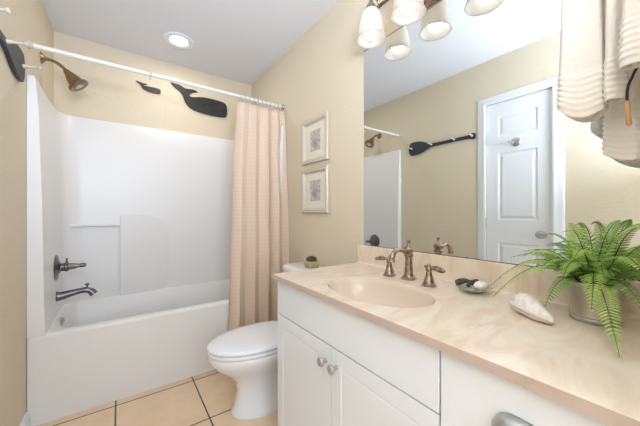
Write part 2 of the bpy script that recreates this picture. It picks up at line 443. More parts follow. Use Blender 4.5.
# shower head
t = thing('wall_shower', 'bronze bell shower head on a curved arm above the surround', 'shower', (XL, YV - .02, 2.10))
Y = YV - .02
bm = bmesh.new(); lathe(bm, [(0, .036), (.003, .036), (.010, .026), (.018, .016), (.024, .012)], (XL, Y, 2.115), (1, 0, 0), 24); obj('flange', bm, M['bronze'], t, smooth=True)
bm = bmesh.new(); tube(bm, smoothpts([(XL, Y, 2.115), (XL + .04, Y, 2.115), (XL + .075, Y, 2.105), (XL + .105, Y, 2.083), (XL + .118, Y, 2.066)]), .0095, 14); obj('arm', bm, M['bronze'], t, smooth=True)
bm = bmesh.new()
ax = Vector((.62, 0, -.78))
lathe(bm, [(-.012, .011), (0, .018), (.012, .02), (.02, .024), (.05, .036), (.075, .042), (.083, .047), (.087, .055), (.096, .060), (.106, .060), (.110, .054), (.106, .042), (.098, .03)], (XL + .118, Y, 2.066), ax, 32)
obj('bell', bm, M['bronze'], t, smooth=True)
bm = bmesh.new(); lathe(bm, [(.0985, .029), (.108, .027), (.111, .015)], (XL + .118, Y, 2.066), ax, 24); obj('spray_face', bm, M['knob'], t, smooth=True)

# ------------------------------------------------------------------ curtain rod, curtain, rings
YR, ZR = 2.134, 2.046
t = thing('curtain_rod', 'white shower curtain rod spanning wall to wall over the tub', 'curtain rod', (.37, YR, ZR - .012))
bm = bmesh.new(); lathe(bm, [(XL + .012, .0125), (XR - .012, .0125)], (0, YR, ZR), (1, 0, 0), 20); obj('rod', bm, M['rod'], t, smooth=True)
for x, s in ((XL, 1), (XR, -1)):
    bm = bmesh.new(); lathe(bm, [(.0008, .022), (.006, .022), (.012, .018), (.022, .0165), (.024, .0128)], (x, YR, ZR), (s, 0, 0), 20); obj('end_cap', bm, M['peg'] if s > 0 else M['chrome'], t, smooth=True)
CT = ZR - .045
cx0, cx1 = .742, 1.130
NF = 4.6
def curtain_pt(s, z):
    q = (CT - z) / (CT - .06)             # 0 top .. 1 bottom
    xl = cx0 - .108 * q ** .6; xr = cx1 + .004 * q
    ph = 2 * PI * NF * s + .6 * math.sin(5 * s + 1.3)
    irr = 1 + .35 * math.sin(3.1 * s * 2 * PI + 1)
    a = (.018 + .014 * min(1, q * 3)) * irr
    y = YR - .012 - .062 * min(1, q / .6) + a * math.sin(ph) + .004 * math.sin(9 * z + 7 * s)
    x = xl + (xr - xl) * (s + .012 * math.sin(2 * ph) + .008 * math.sin(2.3 * z + 4 * s) * min(1, 4 * s * (1 - s) * 2))
    # pinch pleats at the top
    if q < .05: y = y * (q / .05) + (YR - .010 + .5 * a * math.sin(ph)) * (1 - q / .05)
    return Vector((x, min(y, YT - .006) if z < .6 else y, z))
bm = bmesh.new(); uvl = bm.loops.layers.uv.new('UVMap')
ns, nz = 200, 60
G = []
for j in range(nz + 1):
    z = CT + .018 * 0 - (CT - .06) * j / nz
    G.append([bm.verts.new(curtain_pt(i / ns, z)) for i in range(ns + 1)])
for j in range(nz):
    for i in range(ns):
        f = bm.faces.new((G[j][i], G[j][i + 1], G[j + 1][i + 1], G[j + 1][i]))
        for lp, (a, b_) in zip(f.loops, ((i, j), (i + 1, j), (i + 1, j + 1), (i, j + 1))): lp[uvl].uv = (a / ns, b_ / nz * 1.6)
cur = obj('shower_curtain', bm, M['curtain'], smooth=True, ang=180)
sol = cur.modifiers.new('thick', 'SOLIDIFY'); sol.thickness = .0015
tag(cur, 'peach checked cloth shower curtain drawn to the right of the tub', 'curtain')
def ring_bm(x):
    bm = bmesh.new(); torus(bm, (x, YR, ZR - .010), (1, .15, 0), .0235, .0017, 20, 6); return bm
bm = ring_bm(.16); rg = obj('curtain_ring', bm, M['chrome'], smooth=True)
tag(rg, 'lone chrome curtain ring on the white rod by the small whale', 'ring', 'curtain rings on the rod')
NR = 11
for i in range(NR):
    o = rg.copy(); COL.objects.link(o); o.location.x = cx0 + .012 + (cx1 - cx0 - .03) * (i / (NR - 1))
    o['label'] = ('chrome curtain ring over the left edge of the peach curtain' if i == 0 else
                  'chrome curtain ring at the wall end of the peach curtain' if i == NR - 1 else
                  'chrome curtain ring in the middle row above the peach curtain')

# ------------------------------------------------------------------ whales
def cutout(name, pts, y0, y1, m, label, cat):
    # outline smoothed, extruded along Y
    P = [Vector((x, y0, z)) for x, z in pts]
    bm = bmesh.new(); out = []
    n = len(P)
    for i in range(n):
        p0, p1, p2, p3 = P[(i - 1) % n], P[i], P[(i + 1) % n], P[(i + 2) % n]
        for j in range(4):
            q = j / 4
            out.append(.5 * ((2 * p1) + (p2 - p0) * q + (2 * p0 - 5 * p1 + 4 * p2 - p3) * q * q + (3 * p1 - p0 - 3 * p2 + p3) * q ** 3))
    prism(bm, out, (0, y1 - y0, 0))
    o = obj(name, bm, m, bevel=.002, seg=2); return tag(o, label, cat)
big = [(.372, 2.322), (.41, 2.322), (.45, 2.316), (.485, 2.30), (.515, 2.298), (.545, 2.303), (.575, 2.302), (.600, 2.292), (.575, 2.284), (.545, 2.268), (.528, 2.248), (.540, 2.232), (.575, 2.236),
       (.64, 2.252), (.72, 2.256), (.80, 2.252), (.852, 2.242), (.874, 2.21), (.876, 2.15), (.868, 2.108), (.83, 2.098), (.74, 2.094), (.65, 2.100), (.575, 2.112), (.52, 2.14), (.49, 2.178), (.472, 2.225), (.446, 2.262), (.405, 2.288)]
cutout('wooden_whale', big, YF - .018, YF - .0008, M['black'], 'large dark wooden whale cutout on the wall over the surround', 'wall decoration')
sx0, sx1 = .107, .292
sm = [(sx0 + (x - .372) / (.874 - .372) * (sx1 - sx0), 2.196 + (z - 2.098) / (2.322 - 2.098) * .066) for x, z in big]
sm = [(x, z + (.004 if x < .2 else 0)) for x, z in sm]
cutout('wooden_whale', sm, YF - .012, YF - .0008, M['black'], 'small dark wooden whale cutout swimming behind the larger whale', 'wall decoration')

# ------------------------------------------------------------------ paddle peg rack on the left wall
ZP = 1.853
t = thing('paddle_peg_rack', 'black wooden canoe paddle with cream pegs on the left wall', 'peg rack', (XL, 1.65, ZP))
half = [(1.995, 0), (1.990, .035), (1.98, .056), (1.97, .070), (1.92, .074), (1.86, .068), (1.81, .054), (1.77, .036), (1.73, .022), (1.69, .017), (1.60, .0155), (1.45, .0155), (1.36, .016), (1.32, .019), (1.297, .027), (1.28, .029), (1.268, .022), (1.264, 0)]
outl = [(y, z) for y, z in half] + [(y, -z) for y, z in reversed(half[1:-1])]
bm = bmesh.new(); prism(bm, [(XL + .0008, y, ZP + z) for y, z in outl], (.018, 0, 0))
obj('paddle', bm, M['navy'], t, bevel=.004, seg=3)
for y in (1.955, 1.71, 1.465, 1.295):
    bm = bmesh.new(); lathe(bm, [(0, .0105), (.006, .010), (.02, .0065), (.045, .005), (.052, .0062), (.057, .0105), (.063, .011), (.067, .007)], (XL + .0185, y, ZP + .004), (1, 0, .12), 16)
    obj('peg', bm, M['peg'], t, smooth=True)

# ------------------------------------------------------------------ framed prints
def framed(zb, label, k):
    y0, y1, z0, z1 = 1.484, 1.808, zb, zb + .318
    t = thing('framed_print', label, 'picture', (XR, (y0 + y1) / 2, z0), 'pair of framed sketches over the toilet')
    def rect(kk, x): return [(x, y0 + kk, z0 + kk), (x, y1 - kk, z0 + kk), (x, y1 - kk, z1 - kk), (x, y0 + kk, z1 - kk)]
    bm = bmesh.new()
    loops = [rect(0, XR - .0008), rect(0, XR - .020), rect(.004, XR - .025), rect(.012, XR - .022), rect(.020, XR - .024), rect(.026, XR - .018), rect(.034, XR - .010), rect(.034, XR - .004)]
    loft(bm, loops, cap0=False, cap1=False)
    obj('frame', bm, M['frame'], t)
    bm = bmesh.new(); box(bm, XR - .006, XR - .002, y0 + .033, y1 - .033, z0 + .033, z1 - .033); obj('mat_board', bm, M['matboard'], t)
    bm = bmesh.new(); box(bm, XR - .0075, XR - .006, y0 + .10, y1 - .10, z0 + .085, z1 - .085); pr_ = obj('print', bm, M['print'], t)
    bm = bmesh.new(); cy, cz = (y0 + y1) / 2, z0 + .155
    # a little sketched scallop shell
    prev = None
    for i in range(9):
        a = PI * (.12 + .76 * i / 8) + k
        p = [(XR - .0076, cy + .006 * math.cos(a), cz - .03 + .006 * math.sin(a)), (XR - .0076, cy + .042 * math.cos(a) , cz - .03 + .06 * math.sin(a))]
        tube(bm, p, .0011, 5)
    torus(bm, (XR - .0076, cy, cz - .012), (1, 0, 0), .036, .001, 24, 5)
    obj('shell_sketch', bm, M['ink'], pr_)
framed(1.500, 'upper champagne framed sketch on the wall over the toilet', .15)
framed(1.142, 'lower champagne framed sketch on the wall over the toilet', -.2)

# ------------------------------------------------------------------ toilet
YC = 1.575
t = thing('toilet', 'white two piece toilet between the vanity and the tub', 'toilet', (.76, YC, 0))
def egg(xf, xb, hw, z, n=40, p=2.2, yc=YC, back=.8):
    """egg outline: front at xf (towards -X), back at xb"""
    pts = []; xm = xf + (xb - xf) * .55
    for i in range(n):
        a = 2 * PI * i / n; c, s = math.cos(a), math.sin(a)
        e = 2 / 2.0 if c < 0 else 2 / 3.0
        x = xm + (math.copysign(abs(c) ** (e), c)) * ((xb - xm) if c > 0 else (xm - xf))
        y = yc + math.copysign(abs(s) ** (e), s) * hw
        pts.append((x, y, z))
    return pts
bm = bmesh.new()
loft(bm, [egg(.512, .93, .124, 0), egg(.512, .93, .124, .018), egg(.530, .90, .106, .045), egg(.545, .84, .090, .13), egg(.53, .85, .094, .19), egg(.480, .90, .124, .24), egg(.420, .93, .160, .288), egg(.393, .94, .179, .325), egg(.386, .94, .184, .350), egg(.390, .94, .182, .362), egg(.40, .93, .172, .366)])
obj('bowl', bm, M['ceramic'], t, smooth=True, ang=60)
bm = bmesh.new(); loft(bm, [egg(.387, .90, .180, .368), egg(.382, .90, .184, .373), egg(.382, .90, .184, .383), egg(.388, .90, .178, .388)])
obj('seat', bm, M['seat'], t, smooth=True, ang=60)
bm = bmesh.new(); loft(bm, [egg(.386, .905, .181, .392), egg(.380, .905, .186, .397), egg(.381, .905, .186, .406), egg(.395, .90, .174, .414), egg(.45, .87, .135, .420), egg(.52, .82, .07, .422)])
obj('lid', bm, M['seat'], t, smooth=True, ang=60)
for s in (1, -1):
    bm = bmesh.new(); box(bm, .895, .925, YC + s * .075 - .02, YC + s * .075 + .02, .366, .412)
    obj('hinge', bm, M['seat'], t, bevel=.006)
bm = bmesh.new()
tube(bm, smoothpts([(.80, YC, .10), (.84, YC, .18), (.90, YC, .22), (.95, YC, .16), (.96, YC, .01)]), .060, 20)
obj('trapway', bm, M['ceramic'], t, smooth=True)
for s in (1, -1):
    bm = bmesh.new(); lathe(bm, [(0, .013), (.008, .013), (.014, .009), (.016, .003)], (.74, YC + s * .094, .016), (0, 0, 1), 16); obj('bolt_cap', bm, M['seat'], t, smooth=True)
bm = bmesh.new(); loft(bm, [rrect(.955, 1.125, YC - .175, YC + .175, .04, .350), rrect(.945, 1.128, YC - .19, YC + .19, .04, .56), rrect(.938, 1.128, YC - .200, YC + .200, .04, .738)])
obj('tank', bm, M['ceramic'], t, smooth=True, ang=60)
bm = bmesh.new(); loft(bm, [rrect(.930, 1.132, YC - .207, YC + .207, .045, .740), rrect(.926, 1.134, YC - .210, YC + .210, .047, .748), rrect(.926, 1.134, YC - .210, YC + .210, .047, .766), rrect(.934, 1.128, YC - .203, YC + .203, .043, .775), rrect(.95, 1.115, YC - .185, YC + .185, .035, .778)])
obj('tank_lid', bm, M['ceramic'], t, smooth=True, ang=60)
bm = bmesh.new(); lathe(bm, [(0, .012), (.012, .010)], (.938, YC + .15, .69), (-1, 0, 0), 14); tube(bm, [(.924, YC + .15, .69), (.915, YC + .12, .686), (.916, YC + .08, .682)], .006, 10); obj('flush_lever', bm, M['chrome'], t, smooth=True)

# jar / little basket on the tank
bx, by, bz = 1.035, 1.545, .7785
t = thing('trinket_basket', 'olive glass square jar with dark wicker dome and wire handle on the toilet tank', 'basket', (bx, by, bz))
def rr(k, z, h=.036, r=.005): return rrect(bx - h + k, bx + h - k, by - h + k, by + h - k, r, z, 3)
bm = bmesh.new(); loft(bm, [rr(.004, bz), rr(0, bz + .004), rr(0, bz + .038), rr(.003, bz + .041)]); obj('jar', bm, M['jar'], t, smooth=True, ang=50)
bm = bmesh.new(); torus(bm, (bx, by, bz + .042), (0, 0, 1), .031, .004, 24, 8); obj('neck_ring', bm, M['peg'], t, smooth=True)
bm = bmesh.new(); lathe(bm, [(.040, .032), (.046, .036), (.056, .035), (.064, .031), (.070, .021), (.073, .009)], (bx, by, bz), (0, 0, 1), 24)
for i in range(12):
    a = 2 * PI * i / 12; tube(bm, smoothpts([(bx + .034 * math.cos(a), by + .034 * math.sin(a), bz + .047), (bx + .031 * math.cos(a), by + .031 * math.sin(a), bz + .062), (bx + .01 * math.cos(a + .5), by + .01 * math.sin(a + .5), bz + .073)], 4), .003, 6)
obj('wicker_dome', bm, M['wicker'], t, smooth=True)
bm = bmesh.new(); torus(bm, (bx, by, bz + .050), (1, 1, 0), .036, .0016, 20, 6, PI, 2 * PI)
obj('wire_handle', bm, M['chrome'], t, smooth=True)

# ------------------------------------------------------------------ vanity cabinet
CX, CY0, CY1, CZ = .60, YN + .002, 1.183, .832
t = thing('vanity_cabinet', 'white vanity cabinet with two doors, a false front and a drawer', 'cabinet', (.87, .57, 0))
bm = bmesh.new()
xb = XR - .003
box(bm, CX + .018, xb, CY1 - .018, CY1, .0, CZ); box(bm, CX + .018, xb, CY0, CY0 + .018, .0, CZ)
box(bm, CX + .018, xb, .356, .374, .1, CZ - .13); box(bm, CX + .018, xb, CY0 + .018, CY1 - .018, .10, .118)
box(bm, CX + .018, CX + .036, CY0 + .018, CY1 - .018, CZ - .04, CZ); box(bm, CX + .07, CX + .085, CY0 + .018, CY1 - .018, 0, .10)
box(bm, CX + .018, CX + .036, CY0 + .018, CY1 - .018, .65, .69); box(bm, CX + .018, CX + .036, .34, .39, .118, CZ - .04)
box(bm, CX + .018, CX + .036, CY0 + .018, CY0 + .06, .118, CZ - .04)
obj('body', bm, M['gap'], t)
bm = bmesh.new(); box(bm, CX + .0005, CX + .0185, CY1 - .0165, CY1 + .0005, 0, CZ); box(bm, CX + .018, xb, CY1 + .0002, CY1 + .0008, 0, CZ)
obj('side_panel', bm, M['cab'], t)
def front(name, y0, y1, z0, z1, panel, parent):
    bm = bmesh.new()
    if panel:
        panel_frame_slab(bm, CX, CX + .018, y0, y1, z0, z1, [(y0 + .050, y1 - .050, z0 + .050, z1 - .050)], .0018, (.003, .007, .011))
    else: box(bm, CX, CX + .018, y0, y1, z0, z1)
    return obj(name, bm, M['cab'], parent, bevel=.0015 if not panel else 0)
gp = .0022
fy0, fy1 = .3655, CY1 - .018
front('false_front', fy0 + gp, fy1 + .017, .675, CZ - .001, False, t)
ym = .773
def knobat(y, z, par):
    bm = bmesh.new(); lathe(bm, [(0, .008), (.003, .008), (.006, .0055), (.014, .0055), (.018, .010), (.022, .0155), (.027, .0165), (.031, .014), (.034, .009), (.036, .004)], (CX, y, z), (-1, 0, 0), 24)
    obj('knob', bm, M['knob'], par, smooth=True)
d1 = front('cabinet_door', ym + gp * .6, fy1 + .017, .105, .671, True, t); knobat(.803, .614, d1)
d2 = front('cabinet_door', fy0 + gp, ym - gp * .6, .105, .671, True, t); knobat(.743, .614, d2)
ddr = front('drawer', CY0 + .06, fy0 - gp, .645, CZ - .001, False, t)
bm = bmesh.new()
# cup pull: half dome opening downwards
yc, zc = .205, .732
n = 20; hw = .048
rows = []
for (o_, z_, hwk) in ((.0, .030, .85), (.010, .0285, .86), (.019, .021, .90), (.024, .008, .97), (.025, -.008, 1.0)):
    row = []
    for i in range(n + 1):
        s = -1 + 2 * i / n; k = math.sqrt(max(0, 1 - abs(s) ** 2.6))
        row.append(bm.verts.new((CX - .0008 - o_ * k, yc + s * hw * hwk, zc - .008 + (z_ + .008) * (.35 + .65 * k))))
    rows.append(row)
for A, B in zip(rows, rows[1:]):
    for i in range(n): bm.faces.new((A[i], A[i + 1], B[i + 1], B[i]))
cp = obj('cup_pull', bm, M['knob'], ddr, smooth=True, ang=180); s_ = cp.modifiers.new('t', 'SOLIDIFY'); s_.thickness = .0025; s_.offset = 0
dd2 = front('drawer', CY0 + .06, fy0 - gp, .38, .641, False, t)
dd3 = front('drawer', CY0 + .06, fy0 - gp, .105, .376, False, t)
bm = BX(CX, CX + .018, CY0, CY0 + .058, .0, CZ - .001); obj('filler_strip', bm, M['cab'], t)

# ------------------------------------------------------------------ worktop with integral basin
ZT = .854
t = thing('marble_countertop', 'cream and peach marble vanity top with an oval basin', 'countertop', (.86, .57, CZ))
X0, X1, Y0, Y1 = .580, XR - .0012, YN + .0015, 1.197
BCX, BCY, BA, BB = .782, .735, .148, .222
n = 96
def rectpt(a):
    c, s = math.cos(a), math.sin(a)
    tx = ((X1 - BCX) if c > 0 else (X0 - BCX)) / c if abs(c) > 1e-9 else 1e9
    ty = ((Y1 - BCY) if s > 0 else (Y0 - BCY)) / s if abs(s) > 1e-9 else 1e9
    q = min(tx, ty); return (BCX + c * q, BCY + s * q)
angs = [2 * PI * i / n for i in range(n)]
corners = [math.atan2(y - BCY, x - BCX) % (2 * PI) for x in (X0, X1) for y in (Y0, Y1)]
for ca in corners:
    i = min(range(n), key=lambda i: abs((angs[i] - ca + PI) % (2 * PI) - PI)); angs[i] = ca
outer = [rectpt(a) for a in angs]
def ell(k, z, da=0): return [(BCX + (BA * k + da) * math.cos(a), BCY + (BB * k + da) * math.sin(a), z) for a in
                             [math.atan2(math.sin(a) / BB, math.cos(a) / BA) for a in angs]]
bm = bmesh.new()
R = loft(bm, [[(x, y, CZ) for x, y in outer], [(x, y, ZT) for x, y in outer], ell(1, ZT, .012), ell(1, ZT - .001, .004)], False, False)
I = [[bm.verts.new(p) for p in l] for l in (ell(1, CZ, .012),)]
for i in range(n): bm.faces.new((R[0][i], R[0][(i + 1) % n], I[0][(i + 1) % n], I[0][i]))
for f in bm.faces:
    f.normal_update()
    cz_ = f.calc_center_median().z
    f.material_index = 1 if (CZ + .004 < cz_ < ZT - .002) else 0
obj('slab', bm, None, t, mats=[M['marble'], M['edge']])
bm = bmesh.new()
prof = [(1, ZT - .001, .0045), (1, ZT - .006, -.002), (.97, ZT - .02, 0), (.90, ZT - .055, 0), (.78, ZT - .09, 0), (.6, ZT - .118, 0), (.35, ZT - .135, 0), (.12, ZT - .14, 0)]
loft(bm, [ell(a, z, d) for a, z, d in prof], False, True)
ob = obj('basin', bm, M['basin'], t, smooth=True, ang=80)
bm = bmesh.new(); lathe(bm, [(0, .022), (.003, .022), (.004, .016), (.002, .006)], (BCX, BCY, ZT - .1405), (0, 0, 1), 24); obj('drain', bm, M['nickel'], t, smooth=True)
bm = bmesh.new()
prism(bm, [(XR - .0012, Y0, ZT + .0005), (XR - .026, Y0, ZT + .0005), (XR - .021, Y0, ZT + .006), (XR - .019, Y0, ZT + .015), (XR - .019, Y0, ZT + .1), (XR - .017, Y0, ZT + .104), (XR - .0012, Y0, ZT + .104)], (0, Y1 - Y0, 0))
obj('backsplash', bm, M['marble'], t)

# ------------------------------------------------------------------ mirror
MZ0, MZ1 = ZT + .1065, 2.060
t = thing('wall_mirror', 'large frameless wall mirror above the vanity backsplash', 'mirror', (XR, .55, MZ0))
bm = BX(XR - .006, XR - .0008, YN + .004, 1.157, MZ0, MZ1); obj('mirror_glass', bm, M['mirror'], t)
bm = BX(XR - .0075, XR - .0008, YN + .004, 1.157, MZ0 - .0025, MZ0 - .0002); obj('bottom_channel', bm, M['gap'], t)
bm = BX(XR - .0085, XR - .0008, YN + .004, 1.157, MZ1 + .0002, MZ1 + .005); obj('top_channel', bm, M['chrome'], t)

# ------------------------------------------------------------------ vanity light
lx = 1.031; ys = [1.002, .778, .554, .330]; yb = .666
t = thing('vanity_light', 'four lamp vanity light with bell glass shades above the mirror', 'wall lamp', (XR, yb, 2.07))
bm = bmesh.new(); loft(bm, [[(XR - .0008, y, z) for (y, z, _) in rrect(.53, .80, 2.068, 2.19, .03, 0)], [(XR - .012, y, z) for (y, z, _) in rrect(.53, .80, 2.068, 2.19, .03, 0)],
                            [(XR - .020, y, z) for (y, z, _) in rrect(.545, .785, 2.083, 2.175, .025, 0)], [(XR - .024, y, z) for (y, z, _) in rrect(.56, .77, 2.095, 2.163, .02, 0)]])
obj('backplate', bm, M['nickel'], t, smooth=True)
bm = bmesh.new(); tube(bm, [(XR - .045, 1.02, 2.215), (XR - .045, .31, 2.215)], .009, 12)
for y in (.74, .59): tube(bm, smoothpts([(XR - .02, y, 2.13), (XR - .04, y, 2.15), (XR - .045, y, 2.215)]), .008, 10)
obj('crossbar', bm, M['nickel'], t, smooth=True)
def shade_fn(h, r, a):
    k = max(0, (h - .10) / .07); return r * (1 + .035 * k * math.cos(6 * a))
for i, y in enumerate(ys):
    bm = bmesh.new(); tube(bm, smoothpts([(XR - .045, y, 2.215), (XR - .06, y, 2.235), (lx + .02, y, 2.24), (lx, y, 2.225), (lx, y, 2.195)]), .0065, 10)
    obj('arm', bm, M['nickel'], t, smooth=True)
    bm = bmesh.new(); lathe(bm, [(-.215, .008), (-.205, .012), (-.195, .013), (-.190, .020), (-.180, .026), (-.168, .029), (-.162, .028)], (lx, y, 2.0), (0, 0, -1), 24, )
    obj('socket', bm, M['nickel'], t, smooth=True)
    bm = bmesh.new()
    prof = [(-.165, .026), (-.160, .034), (-.150, .042), (-.13, .050), (-.105, .056), (-.08, .060), (-.06, .062), (-.042, .063), (-.030, .066), (-.020, .070), (-.013, .073)]
    # axis points down: distance measured from z = 2.0
    pr2 = [(-2.0 + 0, 0)]
    lathe(bm, prof, (lx, y, 2.0), (0, 0, -1), 36, False, False, fn=lambda h, r, a: r * (1 + .03 * max(0, (h + .06) / .06) * math.cos(6 * a)))
    sh = obj('lamp_shade', bm, M['shade'], t, smooth=True, ang=180); s_ = sh.modifiers.new('t', 'SOLIDIFY'); s_.thickness = .003; s_.offset = 0
    bm = bmesh.new(); lathe(bm, [(-.16, .013), (-.12, .013), (-.10, .019), (-.08, .028), (-.055, .033), (-.034, .029), (-.022, .018), (-.017, .005)], (lx, y, 2.0), (0, 0, -1), 20)
    obj('bulb', bm, M['bulb'], sh, smooth=True)

# ------------------------------------------------------------------ recessed light
rx, ry = .377, 2.443
t = thing('recessed_light', 'round white recessed light in the ceiling over the tub', 'ceiling light', (rx, ry, ZC - .012))
bm = bmesh.new(); lathe(bm, [(.0008, .110), (.006, .110), (.010, .104), (.011, .082), (.006, .068), (.001, .063)], (rx, ry, ZC), (0, 0, -1), 48, True, False); obj('trim_ring', bm, M['white_trim'], t, smooth=True)
bm = bmesh.new(); lathe(bm, [(.0012, .062), (.004, .060), (.006, .048), (.007, .02)], (rx, ry, ZC), (0, 0, -1), 32); obj('lens', bm, M['lens'], t, smooth=True)
pl = bpy.data.lights.new('recessed_glow', 'AREA'); pl.shape = 'DISK'; pl.size = .1; pl.energy = 2.2; pl.color = (1, .96, .9)
po = bpy.data.objects.new('recessed_glow', pl); COL.objects.link(po); po.location = (rx, ry, ZC - .02)

# ------------------------------------------------------------------ faucet
FY, FX = .768, 1.022
t = thing('faucet', 'antique nickel widespread faucet with lever handles behind the basin', 'faucet', (FX, FY, ZT))
bm = bmesh.new(); lathe(bm, [(0, .032), (.003, .033), (.008, .029), (.011, .023), (.015, .021), (.025, .019), (.06, .0155), (.095, .0155), (.098, .019), (.104, .020), (.108, .016), (.118, .018), (.124, .022), (.131, .022), (.138, .015), (.143, .009), (.152, .0055), (.160, .006), (.163, .010), (.166, .0095), (.168, .004)], (FX, FY, ZT + .0003), (0, 0, 1), 32)
obj('column', bm, M['nickel'], t, smooth=True)
bm = bmesh.new(); tube(bm, smoothpts([(FX, FY, ZT + .115), (FX - .02, FY, ZT + .118), (FX - .045, FY, ZT + .127), (FX - .07, FY, ZT + .131), (FX - .092, FY, ZT + .124), (FX - .108, FY, ZT + .106), (FX - .113, FY, ZT + .084)], 7),
     lambda q: .0125 - .003 * math.sin(q * PI) + (.003 if q > .92 else 0), 18)
obj('spout', bm, M['nickel'], t, smooth=True)
for yy, sgn in ((.862, 1), (.648, -1)):
    FX = 1.002 if sgn > 0 else .985
    bm = bmesh.new(); lathe(bm, [(0, .028), (.003, .029), (.007, .026), (.010, .022), (.020, .019), (.04, .013), (.056, .0095), (.060, .012), (.066, .013), (.071, .010), (.076, .007), (.082, .009), (.086, .005)], (FX + .004, yy, ZT + .0003), (0, 0, 1), 28)
    hb = obj('handle_base', bm, M['nickel'], t, smooth=True)
    bm = bmesh.new()
    tube(bm, [(FX + .004, yy - sgn * .018, ZT + .074), (FX + .004, yy, ZT + .072)], .005, 10)
    tube(bm, smoothpts([(FX + .004, yy, ZT + .072), (FX - .002, yy + sgn * .02, ZT + .074), (FX - .006, yy + sgn * .045, ZT + .073), (FX - .009, yy + sgn * .066, ZT + .070), (FX - .010, yy + sgn * .074, ZT + .069)]),
         lambda q: .0045 + .0065 * math.sin(min(1, max(0, q - .15) / .8) * PI) ** 1.0, 14)
    obj('lever', bm, M['nickel'], hb, smooth=True)

# ------------------------------------------------------------------ soap dish with driftwood and shell
sx_, sy_ = 1.043, .503
t = thing('shell_dish', 'pale green glass scallop dish on the vanity behind the conch', 'dish', (sx_, sy_, ZT))
bm = bmesh.new()
def scal(h, r, a): return r * (1 + (.06 * math.cos(11 * a) if r > .02 else 0))
lathe(bm, [(0, .022), (.002, .026), (.008, .042), (.017, .055), (.021, .058), (.020, .054), (.012, .042), (.006, .028), (.005, .01)], (sx_, sy_, ZT + .0004), (0, 0, 1), 66, fn=scal)
obj('bowl', bm, M['dish'], t, smooth=True, ang=180)
random.seed(4)
bm = bmesh.new()
tube(bm, smoothpts([(sx_ - .03, sy_ + .05, ZT + .026), (sx_ - .012, sy_ + .03, ZT + .036), (sx_ - .002, sy_ + .008, ZT + .032), (sx_ + .004, sy_ - .016, ZT + .038)]), lambda q: .009 + .003 * math.sin(9 * q), 8)
tube(bm, smoothpts([(sx_ - .012, sy_ + .034, ZT + .034), (sx_ + .012, sy_ + .04, ZT + .034), (sx_ + .026, sy_ + .028, ZT + .030)]), lambda q: .008 - .003 * q, 8)
tube(bm, smoothpts([(sx_ - .02, sy_ + .01, ZT + .022), (sx_ - .002, sy_ + .010, ZT + .034), (sx_ + .02, sy_ + .004, ZT + .034)]), lambda q: .007, 8)
o = obj('driftwood', bm, M['drift'], smooth=True); tag(o, 'dark knotted piece of driftwood lying in the green glass dish', 'driftwood')
bm = bmesh.new(); lathe(bm, [(-.028, .003), (-.022, .012), (-.010, .021), (0, .022), (.012, .016), (.026, .003)], (sx_ - .002, sy_ - .028, ZT + .030), (.8, -.4, .1), 20, sy=.7)
o = obj('seashell', bm, M['shell'], smooth=True); tag(o, 'small cream seashell in the green glass dish beside driftwood', 'shell')

# ------------------------------------------------------------------ conch shell
A = Vector((.950, .340, ZT + .033)); B = Vector((.882, .232, ZT + .015)); axv = (B - A); ln = axv.length; axn = axv.normalized()
bm = bmesh.new()
def conch(h, r, a):
    return r * (1 + .10 * math.cos(a - 1.2 - 60 * h)) * (1 + .03 * math.cos(8 * a))
prof = [(-.012, .002), (-.004, .008), (.0, .013), (.006, .012), (.010, .020), (.016, .021), (.020, .028), (.032, .030), (.048, .029), (.064, .027), (.082, .023), (.100, .017), (.115, .013), (ln, .005)]
lathe(bm, prof, A, axn, 36, fn=conch)
t = thing('conch_shell', 'white conch seashell resting on the vanity left of the fern', 'shell', ((A.x + B.x) / 2, (A.y + B.y) / 2, ZT))
body = obj('whorls', bm, M['shell'], t, smooth=True, ang=180)
# flared outer lip
bm = bmesh.new(); side = axn.cross(Vector((0, 0, 1))).normalized()     # horizontal, perpendicular
if side.x > 0: side = -side
rows = []
for i in range(17):
    q = i / 16; h = .02 + .105 * q; base = A + axn * h; w_ = .030 * math.sin(PI * min(1, q * .9 + .08)) ** .7
    rad = .026 * (1 - q * .75)
    rows.append([bm.verts.new(base + side * (rad * .7) + Vector((0, 0, -rad * .35))), bm.verts.new(base + side * (rad * .9 + w_ * .4) + Vector((0, 0, -.2 * rad))), bm.verts.new(base + side * (rad + w_ * .62) + Vector((0, 0, .15 * rad + .006)))])
for a_, b_ in zip(rows, rows[1:]):
    for k in range(2): bm.faces.new((a_[k], a_[k + 1], b_[k + 1], b_[k]))
o = obj('lip', bm, M['lip'], t, smooth=True, ang=180); s_ = o.modifiers.new('t', 'SOLIDIFY'); s_.thickness = .003
for o in (body, o):
    zmin = min((o.matrix_basis @ v.co).z for v in o.data.vertices)

